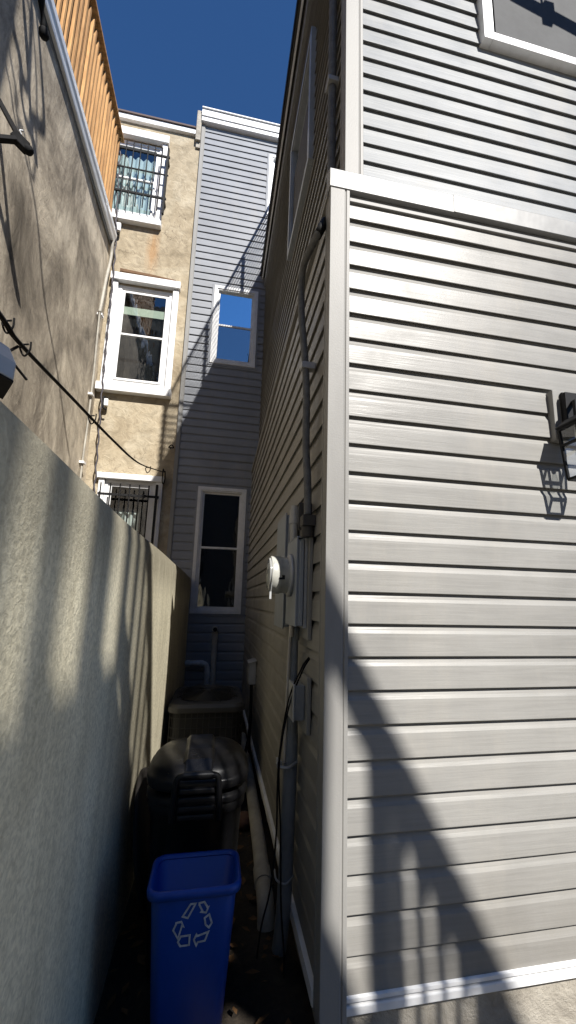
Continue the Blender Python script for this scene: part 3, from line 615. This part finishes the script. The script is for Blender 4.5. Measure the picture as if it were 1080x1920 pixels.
q = MB(); q.tube([(.305, 1.99, -1.1), (.306, 1.93, -1.105), (.34, 1.91, -1.11), (.375, 1.94, -1.1)], .004, 8, True); obj('clamp', q, 'galv', GC)
cab = [(.388, 1.60, 1.70), (.352, 1.56, 1.603), (.335, 1.61, 1.587), (.318, 1.721, 1.581), (.315, 1.778, 1.543), (.318, 1.794, 1.439), (.322, 1.787, 1.319), (.332, 1.767, 1.169), (.34, 1.756, 1.055), (.345, 1.742, .889), (.346, 1.742, .767), (.348, 1.737, .639), (.352, 1.715, .51), (.355, 1.705, .36)]
q = MB(); q.tube(cab, .0165, 14, True); SC = tag(obj('service_cable', q, 'se_cable'), 'thick grey service cable bowing down the alley siding to the meter', 'cable')
q = MB(); q.box(.318, .382, 1.735, 1.775, 1.045, 1.078); obj('clamp', q, 'galv', SC, bevel=.003)
q = MB(); q.box(.33, .384, 1.68, 1.75, .31, .355); q.lathe((.357, 1.715, .265), (0, 0, 1), [(0, .026), (.045, .026), (.046, .022), (.05, .022)], 20); q.box(.325, .384, 1.752, 1.759, .3, .42); obj('connector', q, 'soffit', SC, bevel=.002)
q = MB(); q.tube([(.343, 1.585, 1.592), (.354, 1.557, 1.606), (.372, 1.575, 1.66), (.39, 1.60, 1.70)], .0195, 12, True); obj('sleeve', q, 'black_metal', SC)
q = MB(); q.tube([(.435, 1.69, 1.80), (.433, 1.70, 2.4), (.432, 1.70, 3.6), (.432, 1.7, 4.7)], .021, 14)
UC = tag(obj('wall_conduit', q, 'se_cable'), 'straight dark grey conduit rising up the upper alley wall', 'conduit')
q = MB(); q.box(.405, .46, 1.665, 1.735, 2.62, 2.65); obj('clamp', q, 'galv', UC, bevel=.003)
q = MB(); q.tube([(.375, 1.72, -.215), (.345, 1.72, -.26), (.305, 1.78, -.4), (.288, 1.86, -.655), (.288, 1.86, -.9), (.275, 1.88, -1.1), (.25, 1.92, -1.25), (.24, 1.95, -1.38)], .0036, 8, True)
tag(obj('loose_cable', q, 'cable'), 'thin black cable hanging from the siding and drifting left to the ground', 'cable', 'loose cables below the meter')
q = MB(); q.tube([(.38, 1.725, -.22), (.35, 1.725, -.27), (.31, 1.785, -.42), (.292, 1.865, -.655), (.305, 1.86, -.9), (.315, 1.86, -1.15), (.335, 1.88, -1.33), (.34, 1.9, -1.42)], .0034, 8, True)
tag(obj('loose_cable', q, 'cable'), 'thin black cable hanging straight down in front of the thick conduit', 'cable', 'loose cables below the meter')
# waste pipe along the base
q = MB(); q.tube([(.335, 4.6, -1.33), (.33, 3.6, -1.33), (.315, 2.7, -1.33), (.305, 2.38, -1.33)], .038, 18, True)
q.tube([(.3055, 2.42, -1.33), (.302, 2.3, -1.33)], .043, 18)
q.tube([(.303, 2.32, -1.33), (.301, 2.24, -1.335), (.30, 2.17, -1.365), (.30, 2.14, -1.46)], .039, 18, True)
WP = tag(obj('drain_pipe', q, 'pvc_dirty'), 'dirty white drain pipe lying along the foot of the alley siding', 'pipe')
# pipes on the back wall
q = MB(); q.tube([(.02, 5.62, -1.3), (.012, 5.62, -.46)], .034, 18); q.tube([(.012, 5.62, -.48), (.011, 5.62, -.40)], .039, 18); q.tube([(.011, 5.63, -.36), (.011, 5.545, -.36)], .038, 20, cap=False); q.tube([(.011, 5.56, -.36), (.011, 5.54, -.36)], .032, 20, cap=True)
VP_ = tag(obj('vent_pipe', q, 'copper_grey'), 'upright beige vent pipe with open tee top on the back wall', 'pipe')
q = MB(); q.lathe((.011, 5.538, -.36), (0, -1, 0), [(0, .026), (.002, .026)], 20); obj('opening', q, 'dark', VP_)
q = MB(); q.tube([(-.05, 5.59, -1.3), (-.052, 5.585, -.98), (-.056, 5.58, -.85), (-.075, 5.58, -.79), (-.13, 5.58, -.765), (-.25, 5.58, -.765), (-.31, 5.575, -.765), (-.345, 5.57, -.785), (-.37, 5.565, -.825)], .033, 18, True)
for a_, b_ in (((-.052, 5.585, -.93), (-.053, 5.583, -.87)), ((-.11, 5.58, -.768), (-.15, 5.58, -.765)), ((-.27, 5.58, -.765), (-.31, 5.577, -.766))): q.tube([a_, b_], .038, 18)
tag(obj('gooseneck_pipe', q, 'pvc'), 'white plastic pipe curving over like a gooseneck on the back wall', 'pipe')

# ------------------------------------------------------------------ air conditioner
AC = thing('air_conditioner', 'bronze grey condenser with round fan grille in the alley end', 'air conditioner', (-.02, 3.62, G))
def rr(cx, cy, hx, hy, r, z, n=8):
    o = []
    for (sx, sy, a0) in ((1, 1, 0), (-1, 1, 90), (-1, -1, 180), (1, -1, 270)):
        for i in range(n + 1):
            a = math.radians(a0 + 90 * i / n); o.append((cx + sx * (hx - r) + r * math.cos(a), cy + sy * (hy - r) + r * math.sin(a), z))
    return o
ax, ay, zt = -.018, 3.56, -.72
q = MB(); hx, hy = .262, .34
def circ(r, z, n=36):
    b = rr(ax, ay, hx, hy, .08, z); out = []
    for p in b:
        a = math.atan2((p[1] - ay) / hy, (p[0] - ax) / hx); out.append((ax + r * math.cos(a), ay + r * 1.25 * math.sin(a), z))
    return out
q.loft([rr(ax, ay, hx, hy, .08, zt - .055), rr(ax, ay, hx + .004, hy + .004, .08, zt - .05), rr(ax, ay, hx + .004, hy + .004, .08, zt - .02), rr(ax, ay, hx - .015, hy - .015, .075, zt), circ(.235, zt + .004), circ(.228, zt - .02)], smooth=False, capa=False, capb=False); obj('top_shell', q, 'ac_shell', AC, bevel=.002)
q = MB()
for i in range(14):
    r = .03 + i * .0155; q.tube([(ax + r * math.cos(a * math.pi / 20), ay + 1.25 * r * math.sin(a * math.pi / 20), zt + .016 + .018 * math.cos(r / .24 * math.pi / 2)) for a in range(41)], .0022, 5, cap=False)
for a in range(8):
    c, s = math.cos(a * math.pi / 4 + .39), math.sin(a * math.pi / 4 + .39); q.tube([(ax + .02 * c, ay + .02 * s, zt + .033), (ax + .12 * c, ay + .15 * s, zt + .028), (ax + .24 * c, ay + .3 * s, zt + .006)], .003, 6)
q.lathe((ax, ay, zt + .025), (0, 0, 1), [(0, .035), (.012, .035), (.016, .02)], 20); obj('fan_grille', q, 'ac_wire', AC)
q = MB(); q.loft([circ(.232, zt - .03), circ(.232, zt - .022)]); obj('fan_shroud', q, 'ac_fin', AC)
q = MB(); q.loft([rr(ax, ay, hx - .03, hy - .03, .06, G + .05), rr(ax, ay, hx - .03, hy - .03, .06, zt - .056)], smooth=False); obj('coil', q, 'ac_fin', AC)
q = MB(); ring = rr(ax, ay, hx - .008, hy - .008, .075, 0, 4)
for k in range(9):
    z = G + .1 + k * .064; q.tube([(p[0], p[1], z) for p in ring] + [(ring[0][0], ring[0][1], z)], .0023, 5, cap=False)
P = []
for i in range(len(ring)):
    a, b2 = Vector(ring[i]), Vector(ring[(i + 1) % len(ring)]); L = (b2 - a).length; m_ = max(1, round(L / .04))
    for j in range(m_): P.append(a.lerp(b2, j / m_))
for p in P: q.tube([(p[0], p[1], G + .06), (p[0], p[1], zt - .055)], .0019, 4, cap=False)
obj('wire_guard', q, 'ac_wire', AC)
q = MB(); q.loft([rr(ax, ay, hx, hy, .08, G - .01), rr(ax, ay, hx, hy, .08, G + .06)], smooth=False); obj('base_pan', q, 'ac_shell', AC, bevel=.004)

# ------------------------------------------------------------------ black bin
TC = thing('trash_can', 'black plastic rubbish bin with lid and handle behind the blue bin', 'trash can', (-.03, 2.17, G))
bx, by = -.028, 2.08
def sup(hx, hy, z, p=3.2, n=48, oy=0):
    o = []
    for i in range(n):
        a = 2 * math.pi * i / n; c, s = math.cos(a), math.sin(a); o.append((bx + hx * math.copysign(abs(c) ** (2 / p), c), by + oy + hy * math.copysign(abs(s) ** (2 / p), s), z))
    return o
q = MB(); q.loft([sup(.155, .165, G + .0), sup(.16, .172, G + .02), sup(.178, .195, -1.02), sup(.188, .205, -.83), sup(.198, .212, -.825), sup(.2, .213, -.76)]); obj('body', q, 'bin_black', TC)
q = MB(); q.loft([sup(.204, .217, -.735), sup(.209, .223, -.73), sup(.211, .225, -.705), sup(.207, .221, -.695), sup(.2, .213, -.694, 3), sup(.193, .206, -.672, 2.9), sup(.168, .18, -.65, 2.7), sup(.11, .12, -.638, 2.4), sup(.03, .04, -.636, 2)]); obj('lid', q, 'bin_black', TC)
q = MB(); q.loft([sup(.2, .2135, -.79), sup(.206, .219, -.785), sup(.206, .219, -.765), sup(.2, .2135, -.76)], True, False, False); obj('rim_band', q, 'bin_black', TC)
q = MB(); q.loft([[(bx + x, y, z) for (x, z) in ((-.07, zb), (-.05, zb_), (.05, zb_), (.07, zb))] for (y, zb, zb_) in ((1.862, -.71, -.70), (1.872, -.69, -.672), (1.915, -.655, -.634), (2.0, -.645, -.622), (2.2, -.645, -.622), (2.28, -.69, -.68))], smooth=False); obj('lid_ridge', q, 'bin_black', TC, bevel=.01, seg=3)
q = MB(); q.tube([(bx - .09, 1.872, -.84), (bx - .086, 1.85, -.76), (bx - .081, 1.835, -.70), (bx - .068, 1.828, -.667), (bx, 1.825, -.661), (bx + .068, 1.828, -.667), (bx + .081, 1.835, -.70), (bx + .086, 1.85, -.76), (bx + .09, 1.872, -.84)], .0115, 12, True)
q.tube([(bx - .052, 1.826, -.663), (bx + .052, 1.826, -.663)], .015, 12); obj('handle', q, 'bin_black', TC)
q = MB()
for k in range(4): q.box(bx - .07, bx + .07, 1.848 + .003 * k, 1.885, -.74 - .032 * k, -.718 - .032 * k)
obj('grip', q, 'bin_black', TC, bevel=.006)
# loose round lid against the wall
q = MB(); dc = Vector((-.262, 2.34, -1.1)); nrm = Vector((.985, .0, .17)).normalized()
q.lathe(dc, nrm, [(0, .283), (.006, .285), (.016, .285), (.02, .278), (.022, .24), (.03, .2), (.032, .0)], 56)
tag(obj('round_lid', q, 'lid'), 'flat round black lid leaning upright against the low wall', 'lid')

# ------------------------------------------------------------------ blue recycling bin
RC = thing('recycling_bin', 'blue plastic recycling bin with white arrows symbol standing open', 'recycling bin', (-.012, 1.67, G))
cxb, cyb = -.012, 1.672; ZR2 = -.90
def rb(hx, hy, r, z): return rr(cxb, cyb, hx, hy, r, z, 7)
q = MB(); q.loft([rb(.098, .062, .035, G + .005), rb(.103, .068, .035, G + .012), rb(.134, .094, .035, ZR2 - .03), rb(.136, .096, .035, ZR2 - .012), rb(.132, .092, .033, ZR2 - .012), rb(.098, .064, .033, G + .02)]); obj('body', q, 'bin_blue', RC)
q = MB(); q.loft([rb(.131, .091, .033, ZR2 - .008), rb(.139, .099, .036, ZR2 - .026), rb(.147, .107, .042, ZR2 - .026), rb(.149, .109, .042, ZR2 - .008), rb(.146, .106, .042, ZR2), rb(.138, .098, .036, ZR2 + .001), rb(.131, .091, .033, ZR2 - .008)], True, False, False); obj('rim', q, 'bin_blue', RC)
# arrows: three folded ribbons, each of two outlined pieces
def fr_pt(u, v):   # point on the sloping front face
    t = (ZR2 - .03 - v) / (ZR2 - .03 - (G + .012)); hy = .094 + (.068 - .094) * t; return Vector((cxb + u, cyb - hy - .0016, v))
sym = MB(); zc = ZR2 - .105; R0 = .036; SS = 1.6
def outline(pts, wd=.0027):
    n = len(pts); cx_ = sum(p[0] for p in pts) / n; cz_ = sum(p[1] for p in pts) / n
    inn = []
    for i in range(n):
        p0, p1, p2 = Vector(pts[i - 1]), Vector(pts[i]), Vector(pts[(i + 1) % n])
        d1 = (p1 - p0).normalized(); d2 = (p2 - p1).normalized(); n1_ = Vector((-d1.y, d1.x)); n2_ = Vector((-d2.y, d2.x)); b_ = (n1_ + n2_)
        b_ = b_ / max(.4, b_.length_squared / 2) ; inn.append(p1 + b_ * wd)
    vs = []
    for p in pts: vs.append(fr_pt(p[0] * SS, zc + p[1] * SS))
    for p in inn: vs.append(fr_pt(p[0] * SS, zc + p[1] * SS))
    off = Vector((0, -.0008, 0)); vs2 = [v + off for v in vs]
    sym.add(vs2 + vs, [(i, (i + 1) % n, n + (i + 1) % n, n + i) for i in range(n)] + [(i, (i + 1) % n, 2 * n + (i + 1) % n, 2 * n + i) for i in range(n)])
PCS = [[(328, 325), (355, 325), (323, 382), (296, 372)], [(360, 325), (385, 322), (399, 343), (406, 341), (394, 369), (367, 363), (373, 356), (361, 336)],
       [(384, 383), (407, 368), (421, 405), (408, 426), (390, 411)], [(411, 431), (396, 470), (368, 472), (361, 488), (347, 459), (359, 434), (364, 443), (385, 438)],
       [(337, 437), (336, 478), (297, 479), (285, 460), (297, 438)], [(274, 388), (299, 385), (312, 412), (303, 408), (289, 455), (264, 416), (274, 396)]]
for pc in PCS:
    pts = [((x - 342) * .00049, -(y - 405) * .00049) for x, y in pc]
    ar = sum(pts[i - 1][0] * pts[i][1] - pts[i][0] * pts[i - 1][1] for i in range(len(pts)))
    outline(pts if ar > 0 else pts[::-1], .0034)
obj('recycling_symbol', sym, 'bin_mark', RC, recalc=False)

# ------------------------------------------------------------------ lantern on the front siding
LN = thing('wall_lantern', 'black metal lantern with glass panes fixed to the front siding', 'wall lamp', (1.45, 1.46, .8))
q = MB(); q.box(1.372, 1.60, 1.462, 1.50, .70, .93); obj('mounting_block', q, 'trim', LN, bevel=.004)
q = MB(); q.box(1.405, 1.56, 1.446, 1.4615, .715, .915); obj('back_plate', q, 'black_metal', LN, bevel=.004)
q = MB(); q.box(1.40, 1.505, 1.425, 1.4455, .735, .905); obj('canopy', q, 'black_metal', LN, bevel=.003)
lx, ly = 1.41, 1.39
q = MB(); q.beam((1.45, 1.447, .87), (lx, ly, .84), .014, .014); q.beam((lx, ly, .85), (lx, ly, .77), .014, .014, (1, 0, 0)); obj('arm', q, 'black_metal', LN)
q = MB(); sq = lambda h, z: [(lx - h, ly - h, z), (lx + h, ly - h, z), (lx + h, ly + h, z), (lx - h, ly + h, z)]
q.loft([sq(.056, .735), sq(.056, .742), sq(.03, .77), sq(.012, .78)], False); obj('cap', q, 'black_metal', LN, bevel=.002)
q = MB()
for sx in (-1, 1):
    for sy in (-1, 1): q.beam((lx + sx * .047, ly + sy * .047, .735), (lx + sx * .034, ly + sy * .034, .515), .010, .010, (1, 0, 0))
for (h, z) in ((.034, .515), (.043, .66), (.047, .73)):
    s_ = sq(h, z)
    for i in range(4): q.beam(s_[i], s_[(i + 1) % 4], .010, .010)
obj('cage', q, 'black_metal', LN)
q = MB(); q.loft([sq(.0325, .521), sq(.0455, .728)], False, False, False); obj('pane', q, 'glass_clear', LN)
q = MB(); q.lathe((lx, ly, .67), (0, 0, 1), [(.06, .012), (0, .012), (-.005, .008)], 12); obj('socket', q, 'white', LN)
q = MB(); q.lathe((lx, ly, .59), (0, 0, 1), [(0, .002), (.01, .014), (.03, .017), (.055, .012), (.075, .008)], 16); obj('bulb', q, 'glass_clear', LN)

# ------------------------------------------------------------------ cables and left side hardware
mainc = [(-1.26, 1.0, 1.62), (-1.19, 1.6, 1.45), (-1.126, 2.14, 1.357), (-1.11, 2.31, 1.325), (-1.05, 2.92, 1.333), (-.96, 3.76, 1.341), (-.885, 4.56, 1.40), (-.779, 5.6, 1.624)]
q = MB(); q.tube(mainc, lambda t: .016 - .010 * t, 10, True)
q.tube([(p[0] + .02, p[1], p[2] - .028 * (1 - i / 8)) for i, p in enumerate(mainc)], lambda t: .011 - .007 * t, 8, True)
for (y, z, x) in ((2.2, 1.345, -1.12), (2.36, 1.318, -1.10), (3.3, 1.335, -1.01), (4.9, 1.44, -.85)):
    q.tube([(x + .025, y - .01, z + .02), (x - .02, y, z + .01), (x, y + .012, z - .04), (x + .03, y, z - .01), (x + .035, y - .01, z + .035)], .005, 6, True)
q.tube([(-1.10, 2.3, 1.29), (-1.125, 2.27, 1.24), (-1.14, 2.25, 1.23), (-1.11, 2.36, 1.19), (-1.09, 2.42, 1.165)], .007, 8, True)
MC = tag(obj('service_drop', q, 'cable'), 'twisted black cables sagging across from the left to the beige house', 'cable')
q = MB(); q.tube([(-.775, 5.70, 1.66), (-.775, 5.60, 1.665), (-.775, 5.585, 1.62), (-.775, 5.60, 1.50), (-.76, 5.62, 1.47), (-.745, 5.61, 1.55), (-.75, 5.60, 1.64)], .007, 8, True); obj('hook', q, 'cable', MC)
q = MB(); q.tube([(-.72, 5.68, 1.98), (-.72, 5.6, 1.985), (-.69, 5.6, 2.0), (-.67, 5.6, 1.965), (-.74, 5.6, 1.97)], .008, 8, True)
tag(obj('wall_hook', q, 'cable'), 'small black metal hook on the beige wall edge beside the grey siding', 'hook')
wav = [(-1.76, 5.60, 6.5), (-1.746, 5.600, 6.003), (-1.724, 5.600, 5.551), (-1.679, 5.600, 4.941), (-1.655, 5.600, 4.347), (-1.644, 5.600, 3.691), (-1.632, 5.600, 2.95), (-1.615, 5.600, 2.454), (-1.585, 5.600, 1.591), (-1.568, 5.600, 1.1)]
wp = catmull([Vector(p) for p in wav], 14); wp = [p + Vector((.008 * math.sin(p.z * 26), .006 * math.cos(p.z * 26), 0)) for p in wp]
q = MB(); q.tube(wp, .010, 8); WV = tag(obj('wavy_cable', q, 'purple_cable'), 'wavy dark cable hanging down the left side of the beige facade', 'cable')
for (x, z, s_) in ((-1.69, 5.19, 1.), (-1.58, 2.52, .8)):
    q = MB(); q.loft([[(x + dx * s_, 5.63 + dy, z + dz * s_) for dx, dy in ((-.02, -.02), (.05, -.02), (.05, .02), (-.02, .02))] for dz in (-.07, -.03, .03, .06)], False); obj('insulator', q, 'white', WV, bevel=.012, seg=3)
    q = MB(); q.tube([(x - .01, 5.70, z + .08 * s_), (x - .02, 5.62, z + .08 * s_), (x - .01, 5.6, z - .1 * s_), (x + .03, 5.61, z - .14 * s_)], .012, 8, True); obj('clip', q, 'cable', WV)
pipe = [(-1.69, 5.52, 4.86), (-1.70, 5.56, 4.6), (-1.70, 5.48, 4.25), (-1.700, 5.42, 3.868), (-1.700, 5.381, 3.643)]
q = MB(); q.tube(pipe, .021, 12, True); q.tube([(-1.700, 5.381, 3.643), (-1.704, 5.42, 3.198), (-1.704, 5.45, 2.823), (-1.704, 5.46, 2.1), (-1.704, 5.44, 1.45), (-1.704, 5.44, G)], .013, 12, True)
DP = tag(obj('corner_pipe', q, 'pvc_dirty'), 'pale thin pipe snaking down the corner between stucco wall and beige house', 'pipe')
for z in (3.62, 2.5, 1.6): q = MB(); q.box(-1.74, -1.675, 5.40, 5.48, z, z + .03); obj('clamp', q, 'white', DP, bevel=.004)
q = MB()
for p in ((2.93, 4.95), (3.55, 3.2)): pass
BR = thing('cable_bracket', 'black forked metal bracket reaching out from the left stucco wall', 'bracket', (-1.6, 2.82, 3.2))
q = MB(); q.beam((-1.55, 2.82, 3.17), (-1.765, 2.78, 3.52), .03, .03); q.beam((-1.56, 2.82, 3.15), (-1.765, 2.74, 3.02), .045, .03); obj('arm', q, 'cable', BR, bevel=.003)
q = MB(); q.obox((-1.545, 2.83, 3.15), (.045, .012, -.035), (-.01, .03, 0), (.018, 0, .024)); q.lathe((-1.51, 2.84, 3.125), (.7, .2, -.6), [(0, .034), (.02, .036), (.045, .026)], 14); obj('clamp', q, 'cable', BR, bevel=.006)
q = MB(); q.tube([(-1.53, 2.80, 3.18), (-1.54, 2.79, 3.20), (-1.525, 2.8, 3.215)], .006, 6, True); obj('bolt', q, 'galv', BR)
q = MB(); q.tube([(-1.67, 2.62, 4.88), (-1.60, 2.70, 4.66), (-1.545, 2.74, 4.47), (-1.55, 2.80, 4.37), (-1.55, 2.86, 4.30), (-1.55, 2.89, 4.26)], lambda t: .014 + .010 * math.sin(t * 9) ** 2, 12, True)
q.lathe((-1.55, 2.875, 4.285), (0, .45, -1), [(0, .02), (.02, .035), (.06, .036), (.08, .02)], 14)
tag(obj('cable_splice', q, 'cable'), 'black cable splice dangling from the white gutter at the top left', 'cable')
C1 = [(-1.206, .8, 5.7), (-1.206, 1.541, 5.586), (-1.206, 1.629, 5.487), (-1.206, 1.729, 5.479), (-1.206, 1.750, 5.565), (-1.206, 1.703, 5.768), (-1.206, 1.650, 5.958), (-1.206, 1.602, 6.099), (-1.206, 1.2, 6.4), (-1.206, .8, 6.5)]
C2 = [(-1.171, .8, 6.1), (-1.171, 1.477, 5.647), (-1.171, 1.571, 5.475), (-1.171, 1.695, 5.335), (-1.171, 1.786, 5.339), (-1.171, 1.801, 5.452), (-1.171, 1.890, 5.516), (-1.171, 1.981, 5.592), (-1.171, 1.922, 5.761), (-1.171, 1.769, 6.000), (-1.171, 1.650, 6.153), (-1.171, 1.3, 6.5), (-1.171, .8, 6.6)]
C3 = [(-.95, -.4, 7.0), (-0.678, 0.134, 6.782), (-0.678, 0.248, 6.594), (-0.678, 0.394, 6.432), (-0.678, 0.588, 6.302), (-0.678, 0.695, 6.207), (-0.677, 0.875, 6.012), (-0.678, 1.191, 5.562), (-0.678, 1.631, 5.104), (-0.678, 2.30, 4.40)]
C4 = [(-1.1, .8, 5.75), (-1.101, 1.236, 5.516), (-1.101, 1.338, 5.388), (-1.101, 1.437, 5.308), (-1.101, 1.474, 5.395), (-1.101, 1.586, 5.356), (-1.101, 1.750, 5.179), (-1.101, 1.770, 5.313), (-1.101, 1.656, 5.779), (-1.101, 1.499, 6.111), (-1.100, 1.3, 6.3), (-1.1, .8, 6.4)]
q = MB()
for C_, r_ in ((C1, .016), (C2, .019), (C3, .014), (C4, .009)): q.tube(C_, r_, 8, True)
tag(obj('cable_bundle', q, 'cable'), 'looping black service cables hanging from the added, unseen bay of the left building', 'cable')
q = MB(); q.beam((1.609, 0.9, 3.876), (2.6, 0.9, 3.62), .05, .05); q.tube([(1.62, .9, 3.87), (1.70, .9, 3.98), (1.78, .9, 3.99), (1.80, .9, 3.84)], .008, 6, True); q.box(1.80, 1.86, .86, .94, 3.77, 3.88)
q.beam((2.6, .9, 3.62), (2.6, 1.53, 3.62), .05, .05)
tag(obj('mast_arm', q, 'black_metal'), 'black metal mast arm beside the upper front window', 'bracket')
FL = thing('floodlight', 'grey and black floodlight perched above the near end of the low wall', 'floodlight', (-.44, .84, .27))
Apt = Vector((-.400, .84, .40)); Bv = Vector((-.055, .085, 0)); Cv = Vector((-.075, -.15, 0)); up = Vector((0, 0, .035))
q = MB(); q.loft([[Apt, Apt + Bv, Apt + Bv + Cv, Apt + Cv], [Apt + up, Apt + Bv + up, Apt + Bv + Cv + up, Apt + Cv + up], [Apt + up * 2.3 + Bv * .3 - Vector((.012, 0, 0)), Apt + Bv * .9 + up * 2.3, Apt + Bv * .9 + Cv + up * 2.3, Apt + Cv + Bv * .3 + up * 2.3]], False); obj('housing', q, 'box_grey', FL, bevel=.003)
q = MB(); e_ = Vector((0, 0, -.004)); q.loft([[Apt + e_, Apt + Bv + e_, Apt + Bv + Cv + e_, Apt + Cv + e_], [Apt - Vector((0, 0, .0005)), Apt + Bv - Vector((0, 0, .0005)), Apt + Bv + Cv - Vector((0, 0, .0005)), Apt + Cv - Vector((0, 0, .0005))]], False); obj('lens', q, 'cable', FL)
q = MB(); cc = Apt + Bv * .5 + Cv * .7; q.tube([cc, (cc.x, cc.y, .26)], .012, 10); q.lathe((cc.x, cc.y, .262), (0, 0, 1), [(0, .035), (.012, .035), (.016, .02)], 16); obj('stem', q, 'black_metal', FL)
